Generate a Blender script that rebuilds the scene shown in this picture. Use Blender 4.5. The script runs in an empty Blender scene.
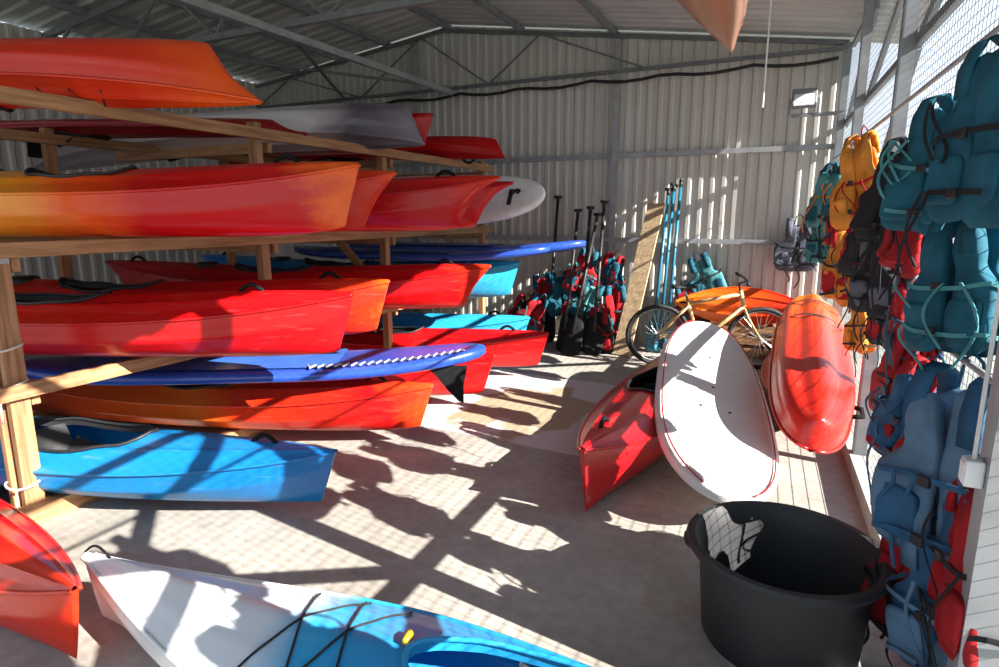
import bpy, bmesh, math, random
from mathutils import Vector, Matrix, Euler, noise
random.seed(7)
S = bpy.context.scene
COL = S.collection
pi = math.pi
rad = math.radians

# ------------------------------------------------------------------ materials
def _base(name):
    m = bpy.data.materials.new(name); m.use_nodes = True
    nt = m.node_tree; nt.nodes.clear()
    out = nt.nodes.new('ShaderNodeOutputMaterial')
    b = nt.nodes.new('ShaderNodeBsdfPrincipled')
    nt.links.new(b.outputs[0], out.inputs[0])
    tc = nt.nodes.new('ShaderNodeTexCoord')
    return m, nt, b, tc, out

def rgba(c): return (c[0], c[1], c[2], 1)

def add_bump(nt, b, tc, strength, scale, dist=0.01, stretch=None):
    n = nt.nodes.new('ShaderNodeTexNoise'); n.inputs['Scale'].default_value = scale
    n.inputs['Detail'].default_value = 6
    if stretch:
        mp = nt.nodes.new('ShaderNodeMapping'); mp.inputs['Scale'].default_value = stretch
        nt.links.new(tc.outputs['Object'], mp.inputs[0]); nt.links.new(mp.outputs[0], n.inputs['Vector'])
    else:
        nt.links.new(tc.outputs['Object'], n.inputs['Vector'])
    bp = nt.nodes.new('ShaderNodeBump'); bp.inputs['Strength'].default_value = strength
    bp.inputs['Distance'].default_value = dist
    nt.links.new(n.outputs[0], bp.inputs['Height']); nt.links.new(bp.outputs[0], b.inputs['Normal'])

def nmat(name, col, rough=.5, metal=0, col2=None, scale=5, bump=0, bscale=60, stretch=None, coat=0, spec=.5):
    m, nt, b, tc, out = _base(name)
    if col2 is None: col2 = tuple(c*.78 for c in col)
    n = nt.nodes.new('ShaderNodeTexNoise'); n.inputs['Scale'].default_value = scale; n.inputs['Detail'].default_value = 5
    if stretch:
        mp = nt.nodes.new('ShaderNodeMapping'); mp.inputs['Scale'].default_value = stretch
        nt.links.new(tc.outputs['Object'], mp.inputs[0]); nt.links.new(mp.outputs[0], n.inputs['Vector'])
    else:
        nt.links.new(tc.outputs['Object'], n.inputs['Vector'])
    r = nt.nodes.new('ShaderNodeValToRGB')
    r.color_ramp.elements[0].position = .35; r.color_ramp.elements[0].color = rgba(col2)
    r.color_ramp.elements[1].position = .65; r.color_ramp.elements[1].color = rgba(col)
    nt.links.new(n.outputs[0], r.inputs[0]); nt.links.new(r.outputs[0], b.inputs['Base Color'])
    b.inputs['Roughness'].default_value = rough; b.inputs['Metallic'].default_value = metal
    b.inputs['Coat Weight'].default_value = coat
    b.inputs['Specular IOR Level'].default_value = spec
    if bump: add_bump(nt, b, tc, bump, bscale, stretch=stretch)
    return m

def grad_mat(name, stops, L, rough=.30, nz=.12):
    """moulded plastic whose colours blend along the boat (object x from -L to 0)"""
    m, nt, b, tc, out = _base(name)
    sx = nt.nodes.new('ShaderNodeSeparateXYZ'); nt.links.new(tc.outputs['Object'], sx.inputs[0])
    mr = nt.nodes.new('ShaderNodeMapRange'); mr.inputs[1].default_value = -L; mr.inputs[2].default_value = 0
    nt.links.new(sx.outputs[0], mr.inputs[0])
    n = nt.nodes.new('ShaderNodeTexNoise'); n.inputs['Scale'].default_value = 3; n.inputs['Detail'].default_value = 5
    n.inputs['Roughness'].default_value = .6
    mp = nt.nodes.new('ShaderNodeMapping'); mp.inputs['Scale'].default_value = (.6, 1.5, 1.5)
    nt.links.new(tc.outputs['Object'], mp.inputs[0]); nt.links.new(mp.outputs[0], n.inputs['Vector'])
    ma = nt.nodes.new('ShaderNodeMath'); ma.operation = 'MULTIPLY_ADD'
    ma.inputs[1].default_value = nz*2; ma.inputs[2].default_value = -nz
    nt.links.new(n.outputs[0], ma.inputs[0])
    ad = nt.nodes.new('ShaderNodeMath'); ad.operation = 'ADD'
    nt.links.new(mr.outputs[0], ad.inputs[0]); nt.links.new(ma.outputs[0], ad.inputs[1])
    r = nt.nodes.new('ShaderNodeValToRGB')
    els = r.color_ramp.elements
    els[0].position = stops[0][0]; els[0].color = rgba(stops[0][1])
    els[1].position = stops[-1][0]; els[1].color = rgba(stops[-1][1])
    for p, c in stops[1:-1]:
        e = els.new(p); e.color = rgba(c)
    nt.links.new(ad.outputs[0], r.inputs[0])
    n2 = nt.nodes.new('ShaderNodeTexNoise'); n2.inputs['Scale'].default_value = 16; n2.inputs['Detail'].default_value = 8
    mp2 = nt.nodes.new('ShaderNodeMapping'); mp2.inputs['Scale'].default_value = (.2, 1, 3)
    nt.links.new(tc.outputs['Object'], mp2.inputs[0]); nt.links.new(mp2.outputs[0], n2.inputs['Vector'])
    r2 = nt.nodes.new('ShaderNodeValToRGB'); r2.color_ramp.elements[0].position = .60; r2.color_ramp.elements[1].position = .78
    r2.color_ramp.elements[1].color = (.10, .10, .10, 1)
    nt.links.new(n2.outputs[0], r2.inputs[0])
    mx = nt.nodes.new('ShaderNodeMix'); mx.data_type = 'RGBA'
    mx.inputs[7].default_value = (.55, .45, .4, 1)
    nt.links.new(r2.outputs[0], mx.inputs[0]); nt.links.new(r.outputs[0], mx.inputs[6])
    nt.links.new(mx.outputs[2], b.inputs['Base Color'])
    b.inputs['Roughness'].default_value = rough; b.inputs['Specular IOR Level'].default_value = .35
    b.inputs['Coat Weight'].default_value = .15; b.inputs['Coat Roughness'].default_value = .15
    add_bump(nt, b, tc, .25, 6, .015)
    return m

RED = (.50, .004, .006); DRED = (.30, .004, .008); ORA = (.76, .09, .008); YEL = (.85, .34, .02); ROR = (.62, .03, .006)
BLU = (.004, .12, .38); LBLU = (.02, .28, .53); WHT = (.75, .75, .74)
BLACK = nmat('black_plastic', (.018, .018, .02), .5, bump=.1)
RUBBER = nmat('black_rubber', (.012, .012, .013), .7)
CORD = nmat('black_cord', (.015, .015, .015), .8)
HANDLE = nmat('matte_black_handle', (.010, .010, .011), .85, spec=.15)
STEEL = nmat('galvanised_steel', (.42, .44, .45), .45, .5, scale=12)
DSTEEL = nmat('painted_grey_steel', (.16, .17, .18), .5, .3, scale=8)
MSTEEL = nmat('mid_grey_steel', (.24, .255, .27), .5, .2, scale=8)
PSTEEL = nmat('pale_painted_steel', (.34, .355, .37), .5, .1, scale=8)
WHITEP = nmat('white_paint', (.75, .76, .76), .4)
ROPE = nmat('white_rope', (.7, .66, .58), .9, bump=.5, bscale=200)
def wood(name, st, c=(.46, .25, .115), c2=(.25, .12, .05)):
    return nmat(name, c, .65, col2=c2, scale=4, stretch=st, bump=.3, bscale=10)
WOODX = wood('pine_grain_x', (.6, 9, 9)); WOODY = wood('pine_grain_y', (9, .6, 9)); WOODZ = wood('pine_grain_z', (9, 9, .6))
PLY = wood('pale_plank', (9, 9, .6), (.50, .37, .22), (.34, .24, .14))

# ------------------------------------------------------------------ mesh tools
class MB:
    def __init__(s): s.v = []; s.f = []
    def add(s, vs, fs):
        o = len(s.v); s.v += [Vector(p) for p in vs]; s.f += [tuple(i+o for i in f) for f in fs]; return s
    def loft(s, rings, cap=True, closed=True):
        n = len(rings[0]); vs = [p for r in rings for p in r]; fs = []
        for i in range(len(rings)-1):
            for j in range(n if closed else n-1):
                k = (j+1) % n
                fs.append((i*n+j, i*n+k, (i+1)*n+k, (i+1)*n+j))
        if cap and closed:
            fs.append(tuple(range(n))[::-1]); fs.append(tuple((len(rings)-1)*n+j for j in range(n)))
        return s.add(vs, fs)
    def tube(s, pts, r, seg=8, closed=False):
        pts = [Vector(p) for p in pts]; N = len(pts); rings = []
        up = None
        for i in range(N):
            if closed: t = pts[(i+1) % N]-pts[i-1]
            else: t = pts[min(i+1, N-1)]-pts[max(i-1, 0)]
            if t.length < 1e-9: t = Vector((0, 0, 1))
            t.normalize()
            if up is None:
                up = Vector((0, 0, 1)) if abs(t.z) < .9 else Vector((1, 0, 0))
            a = up-t*up.dot(t)
            if a.length < 1e-6: a = t.orthogonal()
            a.normalize(); up = a; bb = t.cross(a)
            rr = r[i] if isinstance(r, (list, tuple)) else r
            rings.append([pts[i]+(a*math.cos(2*pi*k/seg)+bb*math.sin(2*pi*k/seg))*rr for k in range(seg)])
        if closed: rings.append(rings[0]); return s.loft(rings, cap=False)
        return s.loft(rings)
    def box(s, c, size, R=None):
        c = Vector(c); hx, hy, hz = [d/2 for d in size]
        vs = [Vector((x, y, z)) for x in (-hx, hx) for y in (-hy, hy) for z in (-hz, hz)]
        if R: vs = [R @ v for v in vs]
        vs = [v+c for v in vs]
        return s.add(vs, [(0, 1, 3, 2), (4, 6, 7, 5), (0, 4, 5, 1), (2, 3, 7, 6), (0, 2, 6, 4), (1, 5, 7, 3)])
    def bar(s, p1, p2, w, h):
        p1 = Vector(p1); p2 = Vector(p2); d = p2-p1; L = d.length; x = d.normalized()
        z = Vector((0, 0, 1)) if abs(x.z) < .95 else Vector((0, 1, 0))
        y = z.cross(x).normalized(); z = x.cross(y)
        return s.box((p1+p2)/2, (L, w, h), Matrix((x, y, z)).transposed())
    def lathe(s, prof, seg=32, c=(0, 0, 0)):
        c = Vector(c)
        rings = [[c+Vector((r*math.cos(2*pi*k/seg), r*math.sin(2*pi*k/seg), z)) for k in range(seg)] for r, z in prof]
        return s.loft(rings, cap=False)
    def build(s, name, mat, parent=None, smooth=False, bevel=0, merge=False, angle=None):
        me = bpy.data.meshes.new(name)
        me.from_pydata([tuple(v) for v in s.v], [], s.f)
        bm = bmesh.new(); bm.from_mesh(me)
        if merge: bmesh.ops.remove_doubles(bm, verts=bm.verts, dist=1e-4)
        bmesh.ops.recalc_face_normals(bm, faces=bm.faces)
        if bevel:
            bmesh.ops.bevel(bm, geom=bm.edges[:], offset=bevel, segments=2, affect='EDGES', profile=.5)
        bm.to_mesh(me); bm.free()
        if smooth: me.polygons.foreach_set('use_smooth', [True]*len(me.polygons))
        me.materials.append(mat)
        ob = bpy.data.objects.new(name, me); COL.objects.link(ob)
        if parent: ob.parent = parent
        if angle:
            try: me.set_sharp_from_angle(angle=rad(angle))
            except Exception: pass
        return ob

def top(ob, label, cat, group=None):
    ob['label'] = label; ob['category'] = cat
    if group: ob['group'] = group
    return ob
def struct(ob): ob['kind'] = 'structure'; return ob
def empty(name, loc=(0, 0, 0), rot=(0, 0, 0)):
    e = bpy.data.objects.new(name, None); e.empty_display_size = .1
    e.location = loc; e.rotation_euler = rot; COL.objects.link(e); return e

# ------------------------------------------------------------------ shell
XR, XL, YB, YF = .34, -8.5, 8.2, -1.3
def xr(y): return .72-.0488*y
XP = -4.8; ZE, ZP, ZEL = 3.55, 4.32, 3.85
def roofz(x):
    return ZP-(ZP-ZE)*(x-XP)/(XR-XP) if x > XP else ZP-(ZP-ZEL)*(XP-x)/(XP-XL)

def floor_mat():
    m, nt, b, tc, out = _base('worn_concrete')
    def noise_(sc, det=6):
        n = nt.nodes.new('ShaderNodeTexNoise'); n.inputs['Scale'].default_value = sc; n.inputs['Detail'].default_value = det
        n.inputs['Roughness'].default_value = .62
        nt.links.new(tc.outputs['Object'], n.inputs[0])
        return n
    n1 = noise_(1.1); n2 = noise_(14, 8)
    r1 = nt.nodes.new('ShaderNodeValToRGB'); e = r1.color_ramp.elements
    e[0].position = .36; e[0].color = (.285, .262, .228, 1); e[1].position = .64; e[1].color = (.405, .38, .34, 1)
    nt.links.new(n1.outputs[0], r1.inputs[0])
    r2 = nt.nodes.new('ShaderNodeValToRGB'); e = r2.color_ramp.elements
    e[0].position = .3; e[0].color = (.66, .64, .61, 1); e[1].position = .62; e[1].color = (1, 1, 1, 1)
    nt.links.new(n2.outputs[0], r2.inputs[0])
    mu = nt.nodes.new('ShaderNodeMix'); mu.data_type = 'RGBA'; mu.blend_type = 'MULTIPLY'; mu.inputs[0].default_value = .65
    nt.links.new(r1.outputs[0], mu.inputs[6]); nt.links.new(r2.outputs[0], mu.inputs[7])
    nt.links.new(mu.outputs[2], b.inputs['Base Color'])
    b.inputs['Roughness'].default_value = .8
    add_bump(nt, b, tc, .15, 25, .01)
    return m
fl = MB().box(((XL+XR+.6)/2, (YF+YB)/2, -.1), (XR+.6-XL+.3, YB-YF+.3, .2)).build('floor', floor_mat()); struct(fl)
gr = MB().add([(-60, -60, -.06), (60, -60, -.06), (60, 60, -.06), (-60, 60, -.06)], [(0, 1, 2, 3)]).build(
    'ground', nmat('gravel_and_grass', (.24, .26, .22), .9, scale=3, bump=.4)); struct(gr)

def corr(vfun, n, per, depth, nstep=2):
    vs = []; fs = []
    prof = [(0, 0), (.28, 0), (.40, 1), (.88, 1), (1.0, 0)]
    us = []
    for i in range(n):
        for a, d in prof[:-1]: us.append(((i+a)*per, d*depth))
    us.append((n*per, 0))
    for u, d in us:
        for k in range(nstep): vs.append(vfun(u, k, d))
    for i in range(len(us)-1):
        for k in range(nstep-1):
            a = i*nstep+k
            fs.append((a, a+nstep, a+nstep+1, a+1))
    return vs, fs
SHEET = nmat('corrugated_sheet_metal', (.54, .52, .48), .55, .05, col2=(.49, .47, .43), scale=2, stretch=(1, 1, .15))
RSHEET = nmat('corrugated_roof_sheet', (.48, .48, .47), .55, .1, col2=(.39, .39, .385), scale=2)
n = 64; per = (XR-XL)/n
v, f = corr(lambda u, k, d: (XL+u, YB+d, 0 if k == 0 else roofz(XL+u)+.06), n, per, .018)
struct(MB().add(v, f).build('wall_back', SHEET))
n = 60; per = (YB-YF)/n
v, f = corr(lambda u, k, d: (XL-d, YF+u, 0 if k == 0 else ZEL+.05), n, per, .028)
struct(MB().add(v, f).build('wall_left', SHEET))
n = 48; per = (YB-YF+.3)/n
v, f = corr(lambda u, k, d: ((XL-.15, XP, XR+.6)[k], YF-.1+u, roofz((XL-.15, XP, XR+.6)[k])+.08+d), n, per, .03, 3)
struct(MB().add(v, f).build('ceiling', RSHEET))

tn = [0]
def trim(mb, mat, **k):
    tn[0] += 1
    return struct(mb.build('trim_%d' % tn[0], mat, **k))
def truss(y, mat, w=1, N=6):
    mb = MB(); xe = xr(y)
    mb.bar((XL, y, ZE-.05), (xe, y, ZE-.05), .06*w, .06*w)
    mb.bar((XL, y, ZEL+.0), (XP, y, ZP-.03), .06*w, .07*w)
    mb.bar((XP, y, ZP-.03), (xe, y, roofz(xe)+.0), .06*w, .07*w)
    xs = [XL+(XR-XL)*i/N for i in range(N+1)]
    for i in range(N-1):
        a, b_ = xs[i], xs[i+1]; m_ = a+(b_-a)*(.5 if i % 2 else .35)
        mb.bar((a, y, ZE-.05), (m_, y, roofz(m_)-.03), .028*w, .028*w); mb.bar((m_, y, roofz(m_)-.03), (b_, y, ZE-.05), .028*w, .028*w)
    trim(mb, mat)
for y in (8.08, 4.8, 1.5, YF): truss(y, DSTEEL if y > 8 else MSTEEL, .7 if y > 8 else 1, 4 if y > 8 else 6)
for x in (XP-2.8, XP-1.9, XP-1.0, XP+.05, XP+1.2, XP+2.5, XP+3.8):
    z = roofz(x)+.03
    trim(MB().bar((x, YF, z), (x, YB, z), .05, .07), MSTEEL)
trim(MB().bar((-4.65, YF, ZE-.12), (-4.65, YB-.1, ZE-.12), .06, .07), PSTEEL)
trim(MB().bar((-4.65, 4.8, ZE-.05), (-6.6, 8.05, ZE-.05), .03, .03), DSTEEL)
trim(MB().bar((-6.6, 4.8, ZE-.05), (-4.65, 8.05, ZE-.05), .03, .03), DSTEEL)
for z in (1.38, 2.47):
    trim(MB().bar((XL, YB-.04, z), (XR, YB-.04, z), .05, .06), PSTEEL)
for x in (-2.25, -5.3):
    trim(MB().bar((x, YB-.06, 0), (x, YB-.06, roofz(x)), .07, .08), PSTEEL)
pts = []
for i in range(41):
    x = XL+.1+(XR-XL-.2)*i/40
    pts.append((x, YB-.16, ZE-.14-.05*abs(math.sin(i*.7))))
trim(MB().tube(pts, .02, 6), RUBBER, smooth=True)
trim(MB().tube([(-.38, 6.2, ZE+.1), (-.38, 6.2, 2.65)], .008, 6), WHITEP)

# right mesh wall (welded wire)
mb = MB(); r = .0011
y = YF
while y < YB:
    mb.box((xr(y)+.03, y, ZE/2), (r*2, r*2, ZE)); y += .05
z = .12
while z < ZE:
    mb.bar((xr(YF)+.03+r*2, YF, z), (xr(YB)+.03+r*2, YB, z), r*2, r*2); z += .05
struct(mb.build('wall_right', nmat('zinc_wire', (.20, .21, .22), .5, .4)))
for y in (8.1, 6.6, 4.6, .2, -1.25):
    trim(MB().bar((xr(y), y, 0), (xr(y), y, ZE), .08, .08), MSTEEL)
trim(MB().box((.60, 1.95, ZE/2), (.20, .10, ZE)), nmat('near_post_paint', (.30, .31, .32), .5))
for z in (1.3, 2.72, ZE):
    trim(MB().bar((xr(YF)+.06, YF, z), (xr(YB)+.06, YB, z), .04, .05), MSTEEL)
trim(MB().bar((xr(YF), YF, .05), (xr(YB), YB, .05), .12, .12), nmat('kerb', (.45, .43, .39), .8))
for (y1, z1, y2, z2) in ((8.1, 2.7, 6.6, 3.5), (6.6, 2.72, 4.6, 3.5), (4.6, 2.72, 2.42, 3.5), (6.6, 1.3, 4.6, 2.7), (1.95, 1.3, .2, 2.7), (1.95, 2.7, .2, 1.3), (1.95, 2.72, 1.1, 3.5), (1.1, 3.5, .2, 2.7), (.2, 2.7, -1.25, 1.3), (.2, 1.3, -1.25, 2.7)):  # crossed braces in the unseen near bays are added to lattice the sun patches
    trim(MB().bar((xr(y1)+.06, y1, z1), (xr(y2)+.06, y2, z2), .03, .08), MSTEEL)
for x in (-4.0, -6.2):
    trim(MB().bar((x, YF, 0), (x, YF, ZE), .09, .09), MSTEEL)
trim(MB().bar((XL, YF, 2.8), (xr(YF), YF, 2.8), .06, .08), MSTEEL)

# ------------------------------------------------------------------ kayak
def kayak(bow, yaw, L=4.0, W=.62, H=.40, hull=None, deck=None, pitch=0, roll=0, inv=False, label='', group=None,
          cx=None, ca=.40, cb=.19, cockpit=True, bungee=False, rim=BLACK, rake=.10, extra=None, rock=.07, blunt=0, sharp=0, hs=.89, rdg=1):
    if cx is None: cx = -L*.54
    R = Euler((rad(roll+(180 if inv else 0)), rad(pitch), rad(yaw)), 'XYZ')
    root = empty('kayak', (bow[0], bow[1], bow[2]+(H if inv else 0)), R)
    top(root, label, 'kayak', group)
    pa, pb = (2.1, 1.0) if not blunt else (2.8, .55)
    if blunt == 2: pa, pb = 3.4, .48
    if sharp: pa, pb = 1.9, 1.2
    def e_(s): return abs(2*s-1)
    def hw(s): return W/2*max(1-e_(s)**pa, 0)**pb+.012
    def zs(s): return H*.60+H*.40*e_(s)**2.6*(0 if blunt == 2 else 1)
    def zk(s): return rock*e_(s)**6
    def crown(s): return (H*.32*(1-e_(s)**4)+.012)
    def zdeck(x, y):
        s = 1+x/L; w = hw(s); q = min(1, abs(y)/w)
        ridge = .022*rdg*math.exp(-((q-.55)/.09)**2)*(1-e_(s)**6)
        return zs(s)+crown(s)*(1-q**1.3)+ridge
    ss = set(round((1-math.cos(pi*i/36))/2, 5) for i in range(37))
    cps = set(round(1+(cx+ca*math.cos(pi*i/20))/L, 5) for i in range(21)) if cockpit else set()
    ss = sorted(ss | cps); ss2 = [ss[0]]
    for s in ss[1:]:
        if s-ss2[-1] < .0015 and s not in cps: continue
        ss2.append(s)
    def rk(s, z):
        h = (z-zk(s))/(zs(s)-zk(s)); sg = 1 if s > .5 else -1
        return sg*rake*e_(s)**14*(min(h, 1)-1)
    rings = []; M = 36
    for s in ss2:
        e = e_(s)**4; p = .74+.75*e; q = .74+.4*e; ring = []
        if blunt: p = .8+.2*e; q = .8+.1*e
        for j in range(M+1):
            t = -pi/2+pi*j/M; sn = math.sin(t); cs = max(math.cos(t), 0)
            y = hw(s)*math.copysign(abs(sn)**p, sn); z = zs(s)-(zs(s)-zk(s))*cs**q
            if not blunt: y *= 1-.35*e*(cs**2)*(1-cs)
            y += math.copysign(.013*math.exp(-((cs-.38)/.08)**2)*(1-e), sn) if abs(sn) > .01 else 0
            if blunt:
                k_ = .020*(1-e)*math.cos(7*t)
                y += k_*sn; z -= k_*cs
            ring.append(Vector((-L+L*s+rk(s, z), y, z)))
        rings.append(ring)
    mb = MB(); mb.loft(rings, cap=False, closed=False)
    nr = len(rings); n1 = M+1
    mb.f.append(tuple(range(n1))); mb.f.append(tuple((nr-1)*n1+j for j in range(n1))[::-1])
    mb.build('hull', hull, root, smooth=True, angle=50)
    mb = MB(); NV = 12
    for sg in (1, -1):
        rs = []
        for s in ss2:
            x = -L+L*s; yin = 0
            if cockpit:
                q = 1-((x-cx)/ca)**2
                if q > 1e-3: yin = min(cb*math.sqrt(q), hw(s)*.85)
            w = hw(s)+.006
            rs.append([Vector((x, sg*(w+(yin-w)*k/NV), zdeck(x, w+(yin-w)*k/NV)+(.004 if k else 0))) for k in range(NV+1)])
        mb.loft(rs, cap=False, closed=False)
    mb.build('deck', deck or hull, root, smooth=True, merge=True, angle=35)
    mb = MB()
    for sg in (1, -1):
        mb.tube([(-L+L*s, sg*(hw(s)+.004), zs(s)) for s in ss2], .010, 6)
    mb.build('seam_band', deck or hull, root, smooth=True)
    if cockpit:
        ring = []
        for i in range(40):
            a = 2*pi*i/40; x = cx+ca*math.cos(a); y = cb*math.sin(a)
            ring.append(Vector((x, y, zdeck(x, y)+.015)))
        mb = MB(); mb.tube(ring, .010, 8, closed=True)
        lo = [p+Vector((0, 0, -.045)) for p in ring]
        mb.loft([[r for r in ring]+[ring[0]], [r for r in lo]+[lo[0]]], cap=False, closed=False)
        mb.build('cockpit_rim', rim, root, smooth=True)
        mb = MB()
        rs = []
        for k in range(9):
            a = k/8; x = cx-ca*.55+a*.42; rs.append([Vector((x, y, .06+.10*abs(y/.19)**2+.04*(2*a-1)**2)) for y in [(-.19+.38*j/8) for j in range(9)]])
        mb.loft(rs, cap=False, closed=False)
        rs = []
        for k in range(7):
            a = k/6; rs.append([Vector((cx-ca*.62-.05*a+.06*(y/.17)**2, y*(1-.2*a), .08+.22*a)) for y in [(-.17+.34*j/8) for j in range(9)]])
        mb.loft(rs, cap=False, closed=False)
        mb.build('seat', BLACK, root, smooth=True)
    if hs:
        for s in (hs, .09):
            x = -L+L*s; z = zdeck(x, 0)
            pts = [(x-.075+.15*i/8, 0, z+.042*math.sin(pi*i/8)) for i in range(9)]
            MB().tube(pts, .014 if not sharp else .005, 6).build('grab_handle', HANDLE, root, smooth=True)
    if bungee:
        x0 = cx+ca+.16; x1 = min(-.55, x0+.5); mb = MB()
        for a in (1, -1):
            pts = []; sg = a
            for i in range(4):
                xx = x0+(x1-x0)*i/3; w = hw(1+xx/L)*.72
                pts.append((xx, sg*w, zdeck(xx, w)+.008)); sg = -sg
            fine = []
            for i in range(3):
                for k in range(6):
                    t = k/6; px = pts[i][0]*(1-t)+pts[i+1][0]*t; py = pts[i][1]*(1-t)+pts[i+1][1]*t
                    fine.append((px, py, zdeck(px, py)+.008))
            fine.append(pts[-1]); mb.tube(fine, .004, 5)
        mb.build('deck_bungee', CORD, root, smooth=True)
    if W > .5 and not inv and cockpit:
        xx = cx-ca-.32; z = zdeck(xx, 0)
        MB().lathe([(.001, .018), (.085, .018), (.10, .010), (.105, -.03)], 24, (xx, 0, z)).build('hatch_cover', BLACK, root, smooth=True)
    if extra: extra(root, zdeck, hw)
    return root

L0 = 4.0
M_red = grad_mat('kayak_red', [(0, DRED), (.5, RED), (1, RED)], L0)
M_dred = grad_mat('kayak_dark_red', [(0, DRED), (1, (.28, .006, .010))], L0)
M_redor = grad_mat('kayak_red_orange_bow', [(0, ORA), (.35, RED), (.84, RED), (.97, ROR), (1, ORA)], L0)
M_redbo = grad_mat('kayak_red_deep_orange', [(0, DRED), (.5, RED), (.90, RED), (1, ROR)], L0)
M_yelred = grad_mat('kayak_yellow_red_orange', [(0, YEL), (.45, YEL), (.58, ORA), (.70, RED), (.90, RED), (.97, (.8, .12, .01)), (1, ORA)], L0)
M_orange = grad_mat('kayak_orange', [(0, ROR), (.5, (.55, .022, .007)), (.82, (.60, .03, .008)), (1, (.78, .11, .01))], L0)
M_redorg2 = grad_mat('kayak_orange_streaked', [(0, (.2, .02, .02)), (.45, ORA), (.55, (.75, .14, .015)), (.64, ROR), (.9, RED), (1, (.75, .07, .01))], L0)
M_blue = grad_mat('kayak_blue', [(0, BLU), (.5, (.008, .20, .46)), (.75, (.006, .18, .44)), (1, (.005, .12, .36))], L0)
M_lblue = grad_mat('kayak_light_blue', [(0, BLU), (.7, LBLU), (1, (.03, .38, .60))], L0)
M_grey = grad_mat('kayak_white_grey', [(0, (.20, .17, .21)), (.25, (.36, .34, .37)), (.42, WHT), (.74, (.62, .60, .60)), (.86, (.10, .09, .12)), (1, (.22, .21, .24))], L0)

g = 'kayaks stored on the wooden rack'
kayak((-2.20, 2.47, .07), 12, hull=M_blue, label='blue plastic kayak with black cockpit rim on the lowest tier', group=g, W=.72, H=.35, cx=-1.72, ca=.5, cb=.24, rock=.05)
kayak((-2.31, 3.66, .10), 16, hull=M_redorg2, label='red and yellow streaked kayak on the lowest tier', group=g, W=.60, H=.38, cx=-1.9)
kayak((-2.30, 4.66, .10), 15, hull=M_red, label='red kayak on the lowest tier', group=g, cx=-1.8)
kayak((-2.24, 5.80, .10), 10, hull=M_red, label='red kayak with low bow on the lowest tier', group=g, cx=-1.8)
kayak((-2.80, 6.62, .10), 8, hull=M_lblue, label='light blue kayak on the lowest tier', group=g)
kayak((-2.40, 2.92, .83), 20, hull=M_red, label='bright red kayak on the second tier', group=g, H=.40, cx=-2.0, rock=.05, hs=.84)
kayak((-2.64, 3.62, .81), 20, hull=M_redor, label='red kayak with orange bow on the second tier', group=g, H=.42, W=.58)
kayak((-2.58, 5.15, .81), 18, hull=M_redbo, label='red kayak on the second tier beside a blue one', group=g, H=.42, W=.6, rake=.3)
kayak((-2.62, 5.90, .81), 10, hull=M_lblue, label='light blue kayak on the second tier', group=g, H=.40, W=.6)
kayak((-2.35, 2.97, 1.57), 20, hull=M_yelred, label='yellow kayak blending to red with orange bow, third tier', group=g, H=.42, cx=-1.75, ca=.34)
kayak((-2.57, 3.65, 1.57), 20, hull=M_redor, label='red kayak with orange bow on the third tier', group=g, H=.42, W=.58, rake=.3)
kayak((-2.15, 4.45, 1.57), 15, hull=M_redbo, label='red kayak with raked bow and orange tip, third tier', group=g, H=.42, W=.56, rake=.65)
kayak((-2.40, 5.25, 1.57), 18, hull=M_red, label='red kayak with raked bow on the third tier', group=g, H=.42, W=.56, rake=.65)
kayak((-2.93, 2.80, 2.36), 26, hull=M_orange, inv=True, label='orange kayak stored upside down on top of the rack', group=g, H=.37, rake=.35, pitch=-2, cx=-1.9, bungee=True, hs=0)
kayak((-3.70, 4.02, 2.36), 20, hull=M_dred, inv=True, label='dark red low kayak upside down under the roof', group=g, H=.13, W=.5, rake=.4, rock=.03, hs=0)
kayak((-3.25, 5.05, 2.36), 20, hull=M_grey, inv=True, label='white and dark grey kayak upside down on top tier', group=g, H=.40, rake=.12, pitch=-3, blunt=1, hs=0)
kayak((-3.56, 5.75, 2.36), 14, hull=M_red, inv=False, label='red kayak on top tier behind a grey one', group=g, H=.38, W=.58)
kayak((-3.10, 6.55, 2.36), 8, hull=M_red, inv=True, label='red kayak upside down at the end of the top tier', group=g, H=.26, W=.6)

Lf = 2.9
M_whiteblue = grad_mat('kayak_white_to_blue', [(0, LBLU), (.48, (.02, .24, .52)), (.60, (.03, .34, .62)), (.66, (.62, .66, .68)), (1, WHT)], Lf, nz=.04)
def ex(root, zd, hw):
    x = -1.50
    mb = MB(); mb.tube([(x, -.08, zd(x, .08)+.02), (x-.015, -.05, zd(x, .05)+.024), (x-.02, -.01, zd(x, 0)+.02)], [.011, .016, .010], 10)
    mb.build('float_toggle', nmat('yellow_float', (.85, .5, .02), .4), root, smooth=True)
    mb = MB()
    for xa, dx, sg in ((-1.0, .22, 1), (-1.0, .22, -1), (-1.20, .2, 1), (-1.20, .2, -1)):
        pts = [(xa-dx*t, sg*(.85-1.7*t)*hw(1+(xa-dx*t)/Lf), 0) for t in [i/14 for i in range(15)]]
        mb.tube([(p[0], p[1], zd(p[0], p[1])+.010) for p in pts], .0045, 6)
    mb.build('deck_line', CORD, root, smooth=True)
kayak((-2.58, 1.35, 0), 184.5, L=Lf, W=.62, H=.30, hull=M_whiteblue, label='white kayak fading to light blue lying on concrete', cx=-2.02, ca=.48, cb=.2, rim=M_lblue, extra=ex, rock=.03, rake=.05, sharp=1, hs=.975, rdg=.25)
kayak((-2.25, 1.13, .02), -9, L=3.2, W=.46, H=.34, hull=grad_mat('kayak_red_near', [(0, RED), (.7, RED), (1, ROR)], 3.2), label='red kayak bow poking out beside the rack foot', rock=.02, pitch=-3, hs=0)

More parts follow.
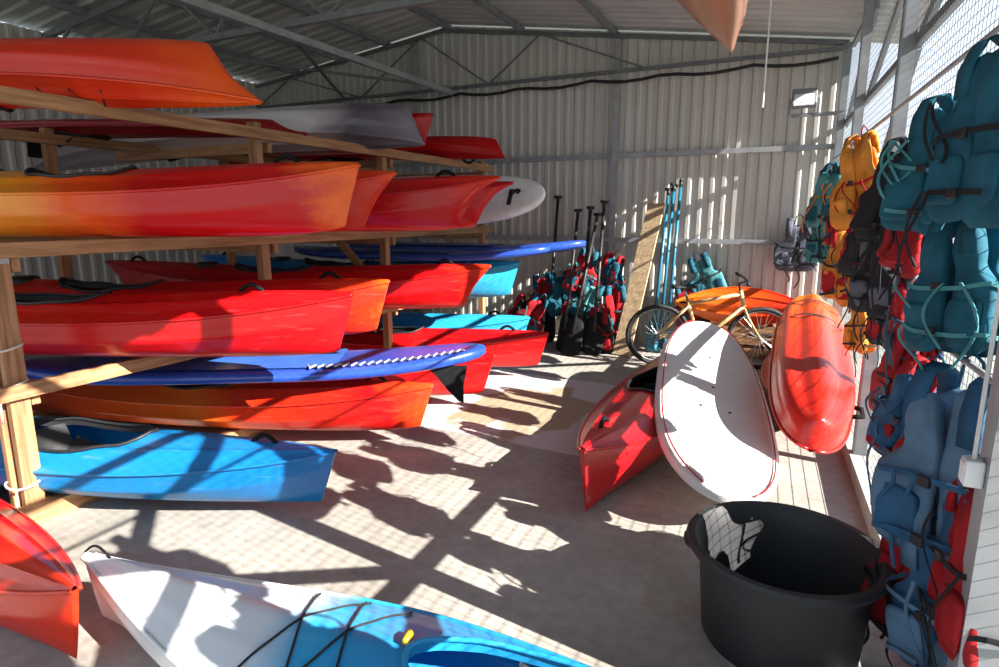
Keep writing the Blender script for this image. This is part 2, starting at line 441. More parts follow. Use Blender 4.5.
M_redR = grad_mat('kayak_red_floor', [(0, DRED), (.6, (.45, .006, .01)), (1, (.42, .006, .01))], 3.6)
kayak((-.97, 3.05, 0), -91, L=3.6, W=.68, H=.44, hull=M_redR, label='red kayak on the floor under a white paddle board', rock=.02, cx=-1.75)
kayak((.06, 5.0, 0), -90, L=3.0, W=.52, H=.32, hull=M_redR, label='red kayak under another kayak along the mesh wall')
M_ror = grad_mat('kayak_red_orange_stern', [(0, YEL), (.18, ORA), (.45, ROR), (.7, (.52, .020, .010)), (1, (.46, .016, .010))], 3.0, nz=.10)
def gear(root, zd, hw):
    for x in (-1.9, -2.35):
        w = hw(1+x/3.0)+.025; mb = MB()
        rs = [[Vector((x+dx, w*math.sin(a), .24-.27*math.cos(a) if math.cos(a) > 0 else .24+.16*abs(math.cos(a)))) for dx in (-.02, .02)] for a in [2*pi*i/32 for i in range(33)]]
        mb.loft(rs, cap=False, closed=False); mb.build('tie_strap', BLACK, root)
    x = -.62; w = hw(1+x/3.0)
    MB().tube([(x-.08, -w*.99, .20), (x-.06, -w-.05, .19), (x+.06, -w-.05, .19), (x+.08, -w*.97, .20)], .016, 8).build('side_handle', HANDLE, root, smooth=True)
kayak((.225, 3.82, .17), -89.5, L=3.0, W=.52, H=.42, hull=M_ror, inv=True, pitch=8, roll=-12, label='red kayak with orange end upside down against mesh wall', rake=.05, blunt=2, extra=gear, hs=0)
M_yr = grad_mat('kayak_small_orange_red', [(0, (.85, .25, .02)), (.45, ORA), (.75, ROR), (1, RED)], 1.6)
kayak((.20, 7.97, .60), 0, L=1.5, W=.42, H=.24, hull=M_yr, roll=80, label='small orange and red kayak on its side by the wall', cockpit=False)
M_pink = grad_mat('kayak_faded_brown', [(0, (.26, .11, .055)), (1, (.28, .12, .06))], 3.0)
def straps(root, zd, hw):
    for x in (-1.4, -2.4):
        w = hw(1+x/3.0)+.01; h = .72
        MB().tube([(x, -w, h), (x, -w, .25), (x, -w*.7, .03), (x, 0, -.02), (x, w*.7, .03), (x, w, .25), (x, w, h)], .008, 6).build('sling', ROPE, root)
kayak((-.46, 4.45, 2.66), 88, L=3.0, W=.38, H=.26, hull=M_pink, pitch=3, label='faded brown kayak slung beneath the roof', extra=straps, rake=.15, rock=.05, cb=.12, sharp=1, hs=0)

# ------------------------------------------------------------------ paddle boards
def sup(tip, yaw, pitch=0, roll=0, L=3.2, W=.76, T=.12, body=None, pad=None, fin=False, pin=None, label='', group=None, inv=False, text=None, cord=None):
    root = empty('paddle_board', tip, Euler((rad(roll+(180 if inv else 0)), rad(pitch), rad(yaw)), 'XYZ'))
    top(root, label, 'paddle board', group)
    def hw(s): return W/2*max(1-abs(2*s-1)**2.8, 0)**.48+.004
    def rz(s): return .10*max(0, (s-.6)/.4)**2+.05*max(0, (.25-s)/.25)**2
    def tk(s): return T/2*(max(1-abs(2*s-1)**14, 0)**.5*.7+.3)
    rings = []
    for i in range(41):
        s = (1-math.cos(pi*i/40))/2; ring = []
        for j in range(28):
            a = 2*pi*j/28; c, sn = math.cos(a), math.sin(a)
            ring.append(Vector((-L+L*s, hw(s)*math.copysign(abs(c)**.6, c), T/2+rz(s)+tk(s)*math.copysign(abs(sn)**.55, sn))))
        rings.append(ring)
    MB().loft(rings).build('board_body', body, root, smooth=True)
    if pad:
        rs = []
        for i in range(21):
            s = .12+.56*i/20; rs.append([Vector((-L+L*s, y*hw(s)*.82, T/2+rz(s)+tk(s)+.003)) for y in (-1, -.5, 0, .5, 1)])
        MB().loft(rs, cap=False, closed=False).build('deck_pad', pad, root)
    if pin:
        mb = MB()
        for sg in (1, -1):
            mb.tube([(-L+L*s, sg*hw(s)*.90, T/2+rz(s)+tk(s)*.96) for s in [.02+.96*i/50 for i in range(51)]], .005, 6)
        mb.build('pinline', pin, root, smooth=True)
        mb = MB()
        for s, y in ((.5, 0), (.62, .1), (.62, -.1), (.3, .0)):
            mb.lathe([(.001, .006), (.010, .006), (.012, 0)], 12, (-L+L*s, y, T/2+rz(s)+tk(s)))
        mb.build('plug', BLACK, root)
    if cord:
        mb = MB(); pts = []
        for i in range(40):
            s = .62+.33*i/39; pts.append((-L+L*s, -hw(s)*(.80+(.12 if i % 2 else -.12)), T/2+rz(s)+tk(s)+.008))
        mb.tube(pts, .006, 5); mb.build('edge_cord', cord, root)
    if fin:
        xf = -.30
        prof = [(-.15, 0), (.15, 0), (.07, -.09), (-.0, -.18), (-.08, -.27), (-.12, -.29), (-.12, -.15)]
        o = .012+rz(1+xf/L)
        rs = [[Vector((xf-x, y*(1 if z > -.2 else .3)-.18, z+o)) for x, z in prof] for y in (-.012, .012)]
        MB().loft(rs).build('fin', HANDLE, root)
    if text:
        tc = bpy.data.curves.new('logo_letter', 'FONT'); tc.body = text; tc.size = .36; tc.extrude = .002; tc.offset = .008
        tmp = bpy.data.objects.new('tmp', tc); COL.objects.link(tmp)
        dg = bpy.context.evaluated_depsgraph_get(); me = bpy.data.meshes.new_from_object(tmp.evaluated_get(dg))
        bpy.data.objects.remove(tmp)
        me.materials.clear(); me.materials.append(BLACK)
        o = bpy.data.objects.new('logo_letter', me); COL.objects.link(o); o.parent = root
        s = 1-.30/L
        o.location = (-.40, -.12, T+rz(s)+.010); o.rotation_euler = (0, rad(-5), 0)
    return root
M_navy = nmat('board_blue', (.022, .075, .42), .3, col2=(.018, .06, .34), coat=.3)
M_navyd = nmat('board_pad_blue', (.04, .13, .48), .5)
M_white = nmat('board_white', (.74, .72, .69), .4, col2=(.66, .64, .62), scale=3, bump=.15, bscale=120)
M_whitec = nmat('board_clean_white', (.88, .88, .87), .4)
REDP = nmat('red_line', RED, .4)
sup((-2.10, 4.10, .53), 31, L=3.4, W=.72, body=M_navy, pad=M_navyd, fin=True, cord=ROPE, label='blue paddle board with black fin resting on kayaks', group=g, T=.11)
sup((-2.15, 6.68, 1.23), 3, body=M_navy, pad=M_navyd, label='blue paddle board stacked above kayaks', group=g)
sup((-2.30, 5.95, 1.21), 5, body=M_navy, pad=M_navyd, label='blue paddle board resting on a light blue kayak', group=g, W=.7, T=.10)
sup((-2.31, 5.95, 1.83), 2, roll=62, body=M_whitec, text='r', label='white paddle board with black letter on the third tier', group=g, L=3.0, W=.60, pitch=0)
sup((-.25, 3.17, .10), -80.5, pitch=8, roll=-12, body=M_white, pin=REDP, label='white paddle board with red pinline leaning on kayak', L=3.15, W=.82, T=.11)

# ------------------------------------------------------------------ rack
rack = empty('storage_rack', (0, 0, 0)); top(rack, 'long pine storage rack holding kayaks in four tiers', 'rack')
FX, BX = -3.82, -5.6
for y in (1.73, 3.58, 5.19, 7.35):
    if y < 2:
        MB().box((FX-.04, y, 1.2), (.045, .10, 2.4)).build('post', WOODZ, rack, bevel=.004)
        MB().box((FX+.035, y+.02, .78), (.045, .10, 1.56)).build('post', WOODZ, rack, bevel=.004)
    else: MB().box((FX, y, 1.2), (.07, .08, 2.4)).build('post', WOODZ, rack, bevel=.004)
for y in (1.25, 2.12, 3.08, 4.8, 7.35):
    MB().box((BX, y, 1.2), (.07, .08, 2.4)).build('post', WOODZ, rack, bevel=.004)
for x in (FX, BX):
    off = .075 if x == FX else .07
    for z in (.76, 1.52, 2.31):
        MB().box((x+off, (1.2+7.5)/2 if x == BX else (1.5+7.5)/2, z), (.045, 6.3 if x == BX else 6.0, .082)).build('beam', WOODY, rack, bevel=.004)
    MB().box((x+off, (1.5+7.5)/2, .05), (.09, 6.0, .10)).build('base_beam', WOODY, rack, bevel=.004)
for y in (1.80, 3.65, 5.26, 7.28):
    for z in (.70, 1.44, 2.22):
        MB().box(((FX+BX)/2, y+.03, z), (FX-BX+.1, .045, .08)).build('cross_beam', WOODX, rack, bevel=.004)
for y, z in ((5.12, 1.44), (7.28, 1.44), (5.12, 2.2)):
    MB().bar((FX, y, z-.5), (FX-.55, y, z), .04, .07).build('brace', WOODX, rack)
MB().box((FX+.065, 1.73, 1.50), (.012, .12, .10)).build('metal_bracket', STEEL, rack)
for z in (.22, .80, 1.0):
    mb = MB()
    pts = [(FX+.085*math.cos(a)-.0, 1.735+.085*math.sin(a), z+.01*math.sin(2*a)) for a in [2*pi*i/16 for i in range(16)]]
    mb.tube(pts, .007, 5, closed=True); mb.tube([(FX+.07, 1.66, z), (FX+.09, 1.64, z-.1), (FX+.07, 1.65, z-.2)], .006, 5)
    mb.build('rope_tie', ROPE, rack, smooth=True)

# ------------------------------------------------------------------ tub
tubr = empty('tub', (.055, 2.50, 0)); top(tubr, 'large round black rubber tub, empty, on concrete', 'tub')
TM = nmat('black_tub_plastic', (.016, .018, .020), .6, bump=.2, bscale=20, col2=(.022, .022, .024))
Rt, Rb, Ht = .35, .285, .42
MB().lathe([(.001, .012), (Rb-.01, .012), (Rb, 0.0), (Rb+.01, .02), (Rt-.03, Ht-.09), (Rt-.022, Ht-.085), (Rt-.012, Ht-.03), (Rt+.018, Ht-.034), (Rt+.027, Ht-.014), (Rt+.018, Ht), (Rt-.008, Ht), (Rt-.022, Ht-.02),
            (Rt-.04, Ht-.09), (Rb-.012, .03), (.001, .03)], 64).build('tub_body', TM, tubr, smooth=True, angle=40)
for a in (.2, .2+pi):
    mb = MB(); c = Vector((math.cos(a), math.sin(a), 0)); t = Vector((-math.sin(a), math.cos(a), 0))
    mb.tube([c*(Rt+.0)+t*-.07+Vector((0, 0, Ht-.03)), c*(Rt+.022)+t*-.04+Vector((0, 0, Ht-.03)), c*(Rt+.026)+Vector((0, 0, Ht-.03)), c*(Rt+.022)+t*.04+Vector((0, 0, Ht-.03)), c*Rt+t*.07+Vector((0, 0, Ht-.03))], .011, 8)
    mb.build('grip', TM, tubr, smooth=True)

# ------------------------------------------------------------------ life jackets
pm = {}
def fab(c, nm):
    if nm not in pm: pm[nm] = nmat('fabric_'+nm, c, .8, col2=tuple(x*.65 for x in c), scale=7, bump=.5, bscale=16, spec=.25)
    return pm[nm]
FT = lambda: fab((.014, .11, .165), 'teal'); FLT = lambda: fab((.08, .30, .32), 'light_teal'); FR = lambda: fab((.38, .012, .018), 'red')
FB = lambda: fab((.03, .11, .22), 'blue'); FBK = lambda: fab((.02, .02, .024), 'black'); FY = lambda: fab((.66, .25, .035), 'yellow'); FG = lambda: fab((.09, .10, .13), 'grey')
FLB = lambda: fab((.11, .20, .31), 'light_blue')
def pillow(c, w, h, t, cut=.42, side=0, seed=0, am=1):
    rings = []; NV = 22; c = Vector(c)
    for i in range(NV+1):
        v = -1+2*i/NV
        k = (max(1-abs(v)**8, 0)**.5*.9+.10)*(.90+.10*min(1, abs(math.sin(pi*1.5*(v+1)))*2.2))
        rnd = max(1-abs(v)**6, 0)**.5*.5+.5
        sm = min(1, max(0, (v+.05)/.40)); sm = sm*sm*(3-2*sm)
        arm = 1-cut*sm
        ring = []
        for j in range(20):
            a = 2*pi*j/20; cc, sn = math.cos(a), math.sin(a)
            x = w/2*math.copysign(abs(cc)**.5, cc)*rnd
            if side == 0: x *= arm
            else: x = side*((x*side+w/2)*arm-w/2)
            p = Vector((x, t/2*k*math.copysign(abs(sn)**.6, sn), v*h/2))
            q = p+Vector((seed*2.3, seed*.7, 0))
            p.y += (noise.noise(q*8)*.024*(1 if sn > 0 else -1)+noise.noise(q*4)*.03)*am
            p.x += noise.noise(q*5+Vector((0, 0, 5)))*.035*am
            p.z += noise.noise(q*5+Vector((0, 9, 5)))*.02*am
            ring.append(p+c)
        rings.append(ring)
    return rings
pc = [0]
GW = 'life jackets hanging on the mesh wall'
def pfd(loc, rz=0, main=None, acc=None, belt=None, label='', group=GW, sc=1, rx=0, ry=0, simple=False, narrow=1, am=1, tall=1):
    pc[0] += 1; sd = pc[0]
    root = empty('life_jacket', loc, Euler((rad(rx), rad(ry), rad(rz)), 'XYZ')); root.scale = (sc*narrow, sc, sc*tall)
    top(root, label, 'life jacket', group)
    acc = acc or main; belt = belt or FBK(); th = .062/narrow
    for sg in (-1, 1):
        tw = random.uniform(-.03, .03)*am
        mb = MB(); mb.loft(pillow((sg*.116, -.060+tw, -.34+tw), .222, .54, th, .42, sg, sd+sg*.3, am)); mb.build('front_panel', main, root, smooth=True)
        mb = MB(); mb.loft(pillow((sg*.118, -.092+tw, -.47+tw), .165, .17, .028, .0, 0, sd+sg, am)); mb.build('pocket', acc, root, smooth=True)
        mb = MB(); x = sg*.10
        pts = [(x, -.08, -.20), (x, -.08, -.10), (x*.95, -.05, -.02), (x*.92, .0, 0), (x*.92, .045, -.03), (x, .065, -.14)]
        rs = []
        for p in pts: rs.append([Vector(p)+Vector((dx, dy, dz)) for dx, dy, dz in ((-.036, -.008, 0), (.036, -.008, 0), (.036, .008, .010), (-.036, .008, .010))])
        mb.loft(rs); mb.build('shoulder_strap', acc, root, smooth=True)
    mb = MB(); mb.loft(pillow((0, .045, -.34), .44, .54, .055, .38, 0, sd+5, am)); mb.build('back_panel', main, root, smooth=True)
    for z in (-.33, -.52):
        rs = []; tl = random.uniform(-.05, .05)
        for i in range(29):
            a = 2*pi*i/28; x = .236*math.copysign(abs(math.cos(a))**.5, math.cos(a)); y = -.006+.108*math.copysign(abs(math.sin(a))**.6, math.sin(a))
            zz = z+.012*math.sin(3*a+sd)+tl*math.cos(a)
            rs.append([Vector((x, y, zz-.009)), Vector((x, y, zz+.009)), Vector((x*1.012, y*1.03, zz+.009)), Vector((x*1.012, y*1.03, zz-.009))])
        MB().loft(rs, cap=False).build('waist_strap', belt, root)
        MB().box((0, -.120, z), (.045, .016, .032)).build('buckle', BLACK, root, bevel=.004)
    if not simple:
        for k in range(4):
            x = random.uniform(-.2, .2); l = random.uniform(.15, .42); z0 = random.choice((-.50, -.32, -.2)); rs = []
            for i in range(11):
                t = i/10; px = x+.05*math.sin(4*t+sd+k); py = -.122-.03*math.sin(3*t+k); pz = z0-l*t
                rs.append([Vector((px-.008, py, pz)), Vector((px+.008, py, pz)), Vector((px+.008, py+.004, pz)), Vector((px-.008, py+.004, pz))])
            MB().loft(rs).build('strap_end', belt, root)
    MB().tube([(-.05, .04, -.06), (-.03, .03, .03), (0, .02, .06), (.03, .03, .03), (.05, .04, -.06)], .006, 6).build('hang_loop', belt, root, smooth=True)
    return root

for z in (2.26, 1.25):
    o = MB().tube([(xr(-1.2)-.10, -1.2, z), (xr(8.05)-.10, 8.05, z)], .010, 8).build('hanging_rail', STEEL, smooth=True); top(o, 'thin steel hanging rail along the mesh wall', 'rail')
def hang(y, z, rz, m, a, b, label, sc=1.0, off=.13, **k):
    if 'ry' not in k: k['ry'] = random.uniform(-9, 9)
    if 'rx' not in k: k['rx'] = random.uniform(-5, 5)
    return pfd((xr(y)-off, y, z), rz, m, a, b, label, sc=sc, **k)
# nearest cluster (upper)
hang(2.20, 2.20, -70, FT(), FT(), FBK(), 'teal life jacket hanging highest on the upper rail', .86, off=.12, am=.7)
hang(2.72, 2.12, -52, FT(), FT(), FLT(), 'dark teal life jacket facing the aisle on upper rail', .80, off=.12, am=.7)
hang(2.44, 1.72, -62, FT(), FT(), FLT(), 'teal life jacket hung below another one', .76, off=.11, am=.7)
hang(3.05, 1.94, -75, FR(), FR(), FBK(), 'red life jacket tucked between teal and black ones', .78, off=.10)
hang(3.05, 1.50, -85, FR(), FG(), FT(), 'red and grey life jacket with teal strap', .7, off=.10)
hang(3.45, 2.05, -50, FBK(), FBK(), FBK(), 'black life jacket on the upper rail', .78, off=.12, narrow=.8)
hang(3.80, 1.64, -55, FBK(), FG(), FBK(), 'black and grey life jacket with dangling straps', .75, off=.12)
hang(3.62, 1.35, -60, FBK(), FR(), FBK(), 'small black life jacket with long loose straps', .55, off=.08)
hang(4.75, 2.22, -40, FY(), FY(), FR(), 'yellow life jacket with red straps', .88, off=.17, narrow=.70, tall=1.1)
hang(4.90, 1.66, -40, FY(), FR(), FBK(), 'yellow and red life jacket below another yellow one', .84, off=.17, narrow=.70, tall=1.1)
hang(4.55, 1.20, -50, FY(), FY(), FBK(), 'yellow life jacket with black straps hanging low', .62, off=.07, narrow=.7)
hang(4.2, 1.80, -60, FBK(), FR(), FR(), 'black and red life jacket', .75, off=.10)
hang(5.6, 1.95, -50, FR(), FT(), FBK(), 'red and teal life jacket behind the yellow one', .8, narrow=.8)
hang(6.3, 2.15, -50, FLT(), FT(), FY(), 'light teal life jacket with yellow strap', .9)
hang(6.9, 2.15, -40, FT(), FBK(), FBK(), 'teal and black life jacket near the corner', .95, narrow=.8)
hang(7.4, 1.75, -40, FLT(), FT(), FBK(), 'light teal life jacket near the corner', .9, narrow=.8)
pfd((.00, 8.02, 1.66), 0, FG(), FG(), FBK(), 'dark grey life jacket hanging on corrugated wall', sc=1.0)
# lower rail
hang(2.30, 1.22, -50, FLB(), FB(), FB(), 'faded grey blue life jacket on the lower rail', .95, off=.10, am=.8, tall=1.12)
hang(2.26, .74, -58, FB(), FLB(), FLB(), 'large blue life jacket hanging low', .90, off=.09, am=.8, tall=1.05)
hang(2.76, 1.14, -60, FB(), FR(), FB(), 'blue life jacket with red pockets', .72, off=.08)
hang(2.16, .98, -84, FR(), FR(), FBK(), 'red life jacket squeezed behind a blue one', .92, off=.03, am=.6)
hang(2.50, .60, -60, FR(), FR(), FBK(), 'red life jacket hanging low near the floor', .78, off=.10, am=.6)
hang(2.80, .85, -75, FR(), FR(), FBK(), 'red life jacket behind blue ones', .75, off=.06)
hang(3.00, 1.24, -70, FR(), FG(), FBK(), 'red and grey life jacket on the lower rail', .72, off=.08)
# out-of-view jackets added nearer the open end to throw floor shadows
shadow_jackets = [(1.20, 2.2), (.60, 2.2), (1.02, 1.66), (-.5, 1.9), (.95, 1.08)]
for i, (y, z) in enumerate(shadow_jackets):
    m = [FT, FR, FB, FBK][i % 4]
    hang(y, z, -85+(i*37 % 20), m(), m(), FLT(), '%s life jacket added out of view for its floor shadow' % ['teal', 'red', 'blue', 'black'][i % 4], .85, off=.07, simple=True)

cols = [FR, FT, FLT, FR, FBK, FT]
nms = ['red', 'teal', 'light teal', 'red', 'black', 'teal']
gb = 'life jackets piled against the corrugated wall'
for i, (x, y, z, rz, rx) in enumerate([(-2.42, 7.75, 1.25, 10, 0), (-2.10, 7.80, 1.20, -15, 0), (-2.25, 7.5, .85, 5, 0), (-2.02, 7.55, .82, 20, 0), (-2.15, 7.35, .56, -10, 5), (-2.75, 7.9, .90, 0, 0),
                                       (-3.0, 7.55, .62, 15, 0), (-2.65, 7.65, .58, -20, 0), (-1.12, 8.0, 1.20, 0, 0), (-1.25, 7.95, .85, 10, 0), (-3.3, 7.7, .6, -10, 0), (-2.85, 7.75, .95, 25, 0),
                                       (-3.15, 7.85, .9, 12, 0)]):
    c = cols[i % 6]; a = cols[(i*2+1) % 6]; b = cols[(i+2) % 6]
    pfd((x, y, z), rz, c(), a(), b(), '%s life jacket with mixed straps by corrugated wall' % nms[i % 6], gb, sc=.92, rx=rx, ry=random.uniform(-32, 32))

# ------------------------------------------------------------------ paddles
def paddle(base, tp, shaft, blade, label, spin=0, L=2.05, bl=.46, bw=.19):
    base = Vector(base); d = (Vector(tp)-base).normalized()
    q = Vector((0, 0, 1)).rotation_difference(d)
    root = empty('paddle', base); root.rotation_mode = 'QUATERNION'; root.rotation_quaternion = q @ Euler((0, 0, rad(spin))).to_quaternion()
    top(root, label, 'paddle', 'paddles leaning on the back wall')
    MB().tube([(0, 0, .3), (0, 0, L-.05)], .021, 10).build('shaft', shaft, root, smooth=True)
    rs = []
    for i in range(15):
        t = i/14; w = bw/2*(max(1-(2*t-1)**6, 0)**.5*.95+.05)*(1.0-.3*t); rs.append([Vector((w*math.cos(a)+.012*math.sin(3*t), .008*math.sin(a)+.02*math.cos(a)**2, t*bl)) for a in [2*pi*j/12 for j in range(12)]])
    MB().loft(rs).build('blade', blade, root, smooth=True)
    mb = MB(); mb.tube([(-.05, 0, L), (0, 0, L), (.05, 0, L)], .022, 8); mb.tube([(0, 0, L-.08), (0, 0, L)], .024, 8); mb.build('grip', BLACK, root, smooth=True)
TS = nmat('teal_shaft', (.015, .15, .24), .35); TBL = nmat('teal_blade', (.02, .2, .3), .4)
BBL = nmat('matte_black_blade', (.012, .012, .013), .8, spec=.2)
for i, (x, y, tx) in enumerate([(-2.55, 7.12, -2.62), (-2.32, 7.05, -2.46), (-2.16, 7.10, -2.28), (-2.42, 6.95, -2.32)]):
    paddle((x, y, 0), (tx, 7.85, 2.0), BLACK, BBL, 'black paddle standing against life jackets', spin=15+(i % 3-1)*18, L=1.88+.06*(i % 3), bw=.27, bl=.52)
for i, (x, tx) in enumerate([(-1.55, -1.52), (-1.46, -1.46), (-1.38, -1.38)]):
    paddle((x, 7.60+.02*i, 0), (tx, 8.10, 2.1), TS, TBL, 'teal shafted paddle leaning on corrugated wall', spin=20+i*40, L=2.08+.05*i)
paddle((-2.95, 7.6, 0), (-3.0, 8.05, 1.95), BLACK, BBL, 'single black paddle leaning on corrugated wall', spin=10, L=2.0)

b = Vector((-1.84, 7.25, .01)); t = Vector((-1.66, 8.04, 1.85))
d = (t-b).normalized(); xx = Vector((1, -.15, 0)); xx = (xx-d*xx.dot(d)).normalized(); yy = d.cross(xx)
o = MB().box((b+t)/2, (.22, .03, (t-b).length), Matrix((xx, yy, d)).transposed()).build('wooden_plank', PLY)
top(o, 'weathered narrow plank leaning against the corrugated wall', 'plank')

# ------------------------------------------------------------------ bicycle
bk = empty('bicycle', (-1.36, 6.98, 0), (rad(6), 0, rad(16))); top(bk, 'tan framed bicycle standing before the back wall', 'bicycle')
FRM = nmat('tan_frame', (.60, .40, .18), .35, .1, coat=.4); CHR = nmat('bright_alloy', (.5, .5, .5), .3, .7)
WR, WB = .36, 1.10
def wheel(x):
    w = empty('wheel', (x, 0, WR)); w.parent = bk
    def ring(R): return [(R*math.cos(2*pi*i/48), 0, R*math.sin(2*pi*i/48)) for i in range(48)]
    MB().tube(ring(WR-.022), .024, 8, closed=True).build('tire', RUBBER, w, smooth=True)
    MB().tube(ring(WR-.052), .009, 6, closed=True).build('rim', CHR, w, smooth=True)
    mb = MB()
    for i in range(28):
        a = 2*pi*i/28; sg = 1 if i % 2 else -1
        mb.tube([(.018*math.cos(a+.8*sg), sg*.025, .018*math.sin(a+.8*sg)), ((WR-.045)*math.cos(a), 0, (WR-.045)*math.sin(a))], .0016, 4)
    mb.build('spokes', CHR, w)
    MB().tube([(0, -.05, 0), (0, .05, 0)], .02, 10).build('hub', CHR, w, smooth=True)
wheel(0); wheel(WB)
A = Vector
bb = A((.45, 0, .30)); seat = A((.30, 0, .78)); ht = A((.86, 0, .86)); hb = A((.90, 0, .72)); rh = A((0, 0, WR)); fh = A((WB, 0, WR))
mb = MB(); mb.tube([bb, seat], .021, 8); mb.tube([seat+A((.02, 0, -.04)), ht], .022, 8); mb.tube([bb, hb], .025, 8); mb.tube([ht+A((-.01, 0, .04)), hb], .026, 8)
for s in (-1, 1):
    mb.tube([bb+A((0, s*.02, 0)), rh+A((0, s*.055, 0))], .013, 6); mb.tube([seat+A((.02, s*.02, -.06)), rh+A((0, s*.055, 0))], .012, 6)
mb.build('frame', FRM, bk, smooth=True)
mb = MB()
for s in (-1, 1): mb.tube([hb+A((.01, s*.035, -.03)), hb+A((.05, s*.05, -.12)), fh+A((0, s*.05, 0))], .014, 6)
mb.tube([hb+A((.01, -.04, -.03)), hb+A((.01, .04, -.03))], .014, 6)
mb.build('fork', FRM, bk, smooth=True)
mb = MB(); mb.tube([ht+A((-.01, 0, .03)), ht+A((-.03, 0, .12)), ht+A((.05, 0, .15))], .013, 8)
mb.tube([ht+A((.0, -.30, .17)), ht+A((.04, -.12, .16)), ht+A((.05, 0, .15)), ht+A((.04, .12, .16)), ht+A((.0, .30, .17))], .013, 8)
mb.build('handlebar', BLACK, bk, smooth=True)
for s in (-1, 1): MB().tube([ht+A((.015, s*.20, .165)), ht+A((-.005, s*.31, .17))], .018, 8).build('grip', RUBBER, bk, smooth=True)
MB().tube([seat, seat+A((-.04, 0, .13))], .014, 8).build('seat_post', CHR, bk, smooth=True)
rs = []
for i in range(9):
    t = i/8; w = .075*(1-t)**1.2+.018; rs.append([seat+A((-.18+.27*t, w*math.cos(a), .15+.022*math.sin(a)*(1-.3*t))) for a in [2*pi*j/10 for j in range(10)]])
MB().loft(rs).build('saddle', RUBBER, bk, smooth=True)
mb = MB(); mb.tube([bb+A((.09*math.cos(a), -.05, .09*math.sin(a))) for a in [2*pi*i/24 for i in range(24)]], .006, 6, closed=True)
mb.bar(bb+A((0, -.06, 0)), bb+A((.12, -.07, -.12)), .012, .02); mb.bar(bb+A((0, .06, 0)), bb+A((-.12, .07, .12)), .012, .02); mb.tube([bb+A((0, -.07, 0)), bb+A((0, .07, 0))], .02, 8)
mb.build('crankset', CHR, bk)
for s in (-1, 1): MB().box(bb+A((.12 if s < 0 else -.12, s*.11, -.12 if s < 0 else .12)), (.09, .06, .02)).build('pedal', RUBBER, bk)
mb = MB(); mb.tube([bb+A((0, -.05, .09)), rh+A((0, -.05, .04)), rh+A((-.04, -.05, 0)), rh+A((0, -.05, -.04)), bb+A((0, -.05, -.09))], .005, 5)
mb.build('chain', RUBBER, bk)

cr = empty('wooden_crate', (-.6, 7.95, 0)); top(cr, 'low slatted wooden crate against the back wall', 'crate')
for z in (.08, .22, .36):
    MB().box((0, -.17, z), (.9, .02, .09)).build('slat', WOODX, cr)
    MB().box((0, .17, z), (.9, .02, .09)).build('slat', WOODX, cr)
for x in (-.43, .43): MB().box((x, 0, .21), (.03, .32, .40)).build('end_board', WOODX, cr)

# pale sheet on the floor
def sheet_mat():
    m, nt, b, tc, out = _base('pale_sheet')
    n1 = nt.nodes.new('ShaderNodeTexNoise'); n1.inputs['Scale'].default_value = 2.2; n1.inputs['Detail'].default_value = 5
    nt.links.new(tc.outputs['Object'], n1.inputs[0])
    gr_ = nt.nodes.new('ShaderNodeTexGradient'); gr_.gradient_type = 'SPHERICAL'
    mp = nt.nodes.new('ShaderNodeMapping'); mp.inputs['Location'].default_value = (2.0*1.2, -4.75*1.0, 0); mp.inputs['Scale'].default_value = (1.2, 1.0, 1)
    nt.links.new(tc.outputs['Object'], mp.inputs[0]); nt.links.new(mp.outputs[0], gr_.inputs[0])
    m2 = nt.nodes.new('ShaderNodeMath'); m2.operation = 'MULTIPLY'; m2.inputs[1].default_value = .5; nt.links.new(gr_.outputs[0], m2.inputs[0])
    ad = nt.nodes.new('ShaderNodeMath'); ad.operation = 'ADD'; nt.links.new(n1.outputs[0], ad.inputs[0]); nt.links.new(m2.outputs[0], ad.inputs[1])
    r = nt.nodes.new('ShaderNodeValToRGB'); e = r.color_ramp.elements
    e[0].position = .66; e[0].color = (.50, .48, .455, 1); e[1].position = .70; e[1].color = (.34, .275, .18, 1)
    nt.links.new(ad.outputs[0], r.inputs[0]); nt.links.new(r.outputs[0], b.inputs['Base Color'])
    b.inputs['Roughness'].default_value = .7
    return m
sh = MB().add([(-2.95, 4.02, .004), (-1.12, 3.98, .004), (-1.15, 5.9, .004), (-2.9, 5.95, .004), (-2.95, 4.02, 0), (-1.12, 3.98, 0), (-1.15, 5.9, 0), (-2.9, 5.95, 0)],
              [(0, 1, 2, 3), (4, 7, 6, 5), (0, 4, 5, 1), (1, 5, 6, 2), (2, 6, 7, 3), (3, 7, 4, 0)]).build('floor_sheet', sheet_mat())
top(sh, 'pale flat sheet with sandy stain lying on concrete', 'sheet')

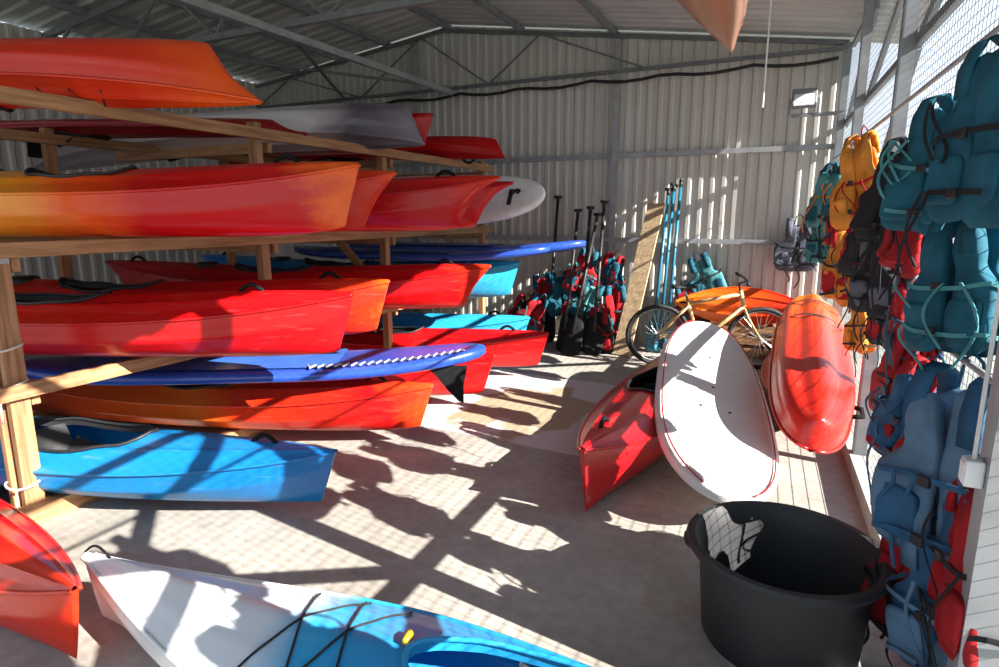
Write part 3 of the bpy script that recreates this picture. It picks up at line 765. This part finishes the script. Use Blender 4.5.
fl_ = empty('floodlight', (-.06, 7.75, 2.92)); top(fl_, 'white floodlight on a steel arm near the corner', 'floodlight')
LG = nmat('lamp_grey', (.22, .23, .24), .5)
MB().box((0, 0, .03), (.25, .12, .18), Euler((rad(-20), 0, 0)).to_matrix()).build('lamp_housing', LG, fl_, bevel=.012)
MB().box((0, -.068, .008), (.20, .01, .13), Euler((rad(-20), 0, 0)).to_matrix()).build('lamp_glass', nmat('lamp_glass', (.65, .67, .7), .3), fl_)
MB().bar((-.12, .03, -.14), (.40, .03, -.14), .03, .04).build('arm', LG, fl_)
mb = MB()
for s in (-1, 1): mb.bar((s*.14, 0, .03), (s*.14, .02, -.14), .02, .02)
mb.build('bracket', LG, fl_)
jb = empty('junction_box', (.477, 1.95, 1.02)); top(jb, 'small white electrical box on steel post', 'electrical box')
MB().box((0, 0, 0), (.045, .055, .075)).build('box_body', WHITEP, jb, bevel=.006)
MB().tube([(0, 0, .035), (0, 0, .5)], .006, 6).build('cable', WHITEP, jb)
MB().box((-.023, 0, 0), (.005, .04, .055)).build('box_lid', WHITEP, jb, bevel=.002)

# ------------------------------------------------------------------ light
sun = bpy.data.lights.new('sun', 'SUN'); sun.energy = 21; sun.angle = rad(.4); sun.color = (1, .95, .88)
so = bpy.data.objects.new('sun', sun); COL.objects.link(so)
so.rotation_euler = Vector((-.85, .12, -.50)).to_track_quat('-Z', 'Y').to_euler()
w = bpy.data.worlds.new('world'); S.world = w; w.use_nodes = True; nt = w.node_tree; nt.nodes.clear()
out = nt.nodes.new('ShaderNodeOutputWorld'); bg = nt.nodes.new('ShaderNodeBackground'); bg.inputs[1].default_value = 1.8
tc = nt.nodes.new('ShaderNodeTexCoord'); sx = nt.nodes.new('ShaderNodeSeparateXYZ'); r = nt.nodes.new('ShaderNodeValToRGB')
r.color_ramp.elements[0].position = 0; r.color_ramp.elements[0].color = (.76, .80, .85, 1)
r.color_ramp.elements[1].position = .6; r.color_ramp.elements[1].color = (.40, .55, .78, 1)
nt.links.new(tc.outputs['Generated'], sx.inputs[0]); nt.links.new(sx.outputs[2], r.inputs[0]); nt.links.new(r.outputs[0], bg.inputs[0]); nt.links.new(bg.outputs[0], out.inputs[0])

# ------------------------------------------------------------------ camera
cam = bpy.data.cameras.new('camera'); cam.lens = 610/999*36; cam.sensor_width = 36; cam.clip_start = .05
co = bpy.data.objects.new('camera', cam); COL.objects.link(co)
th, ph = rad(25.8), rad(10.95)
F = Vector((-math.sin(th)*math.cos(ph), math.cos(th)*math.cos(ph), -math.sin(ph)))
co.location = (0, 0, 1.7); co.rotation_euler = F.to_track_quat('-Z', 'Y').to_euler()
S.camera = co
S.view_settings.view_transform = 'Standard'
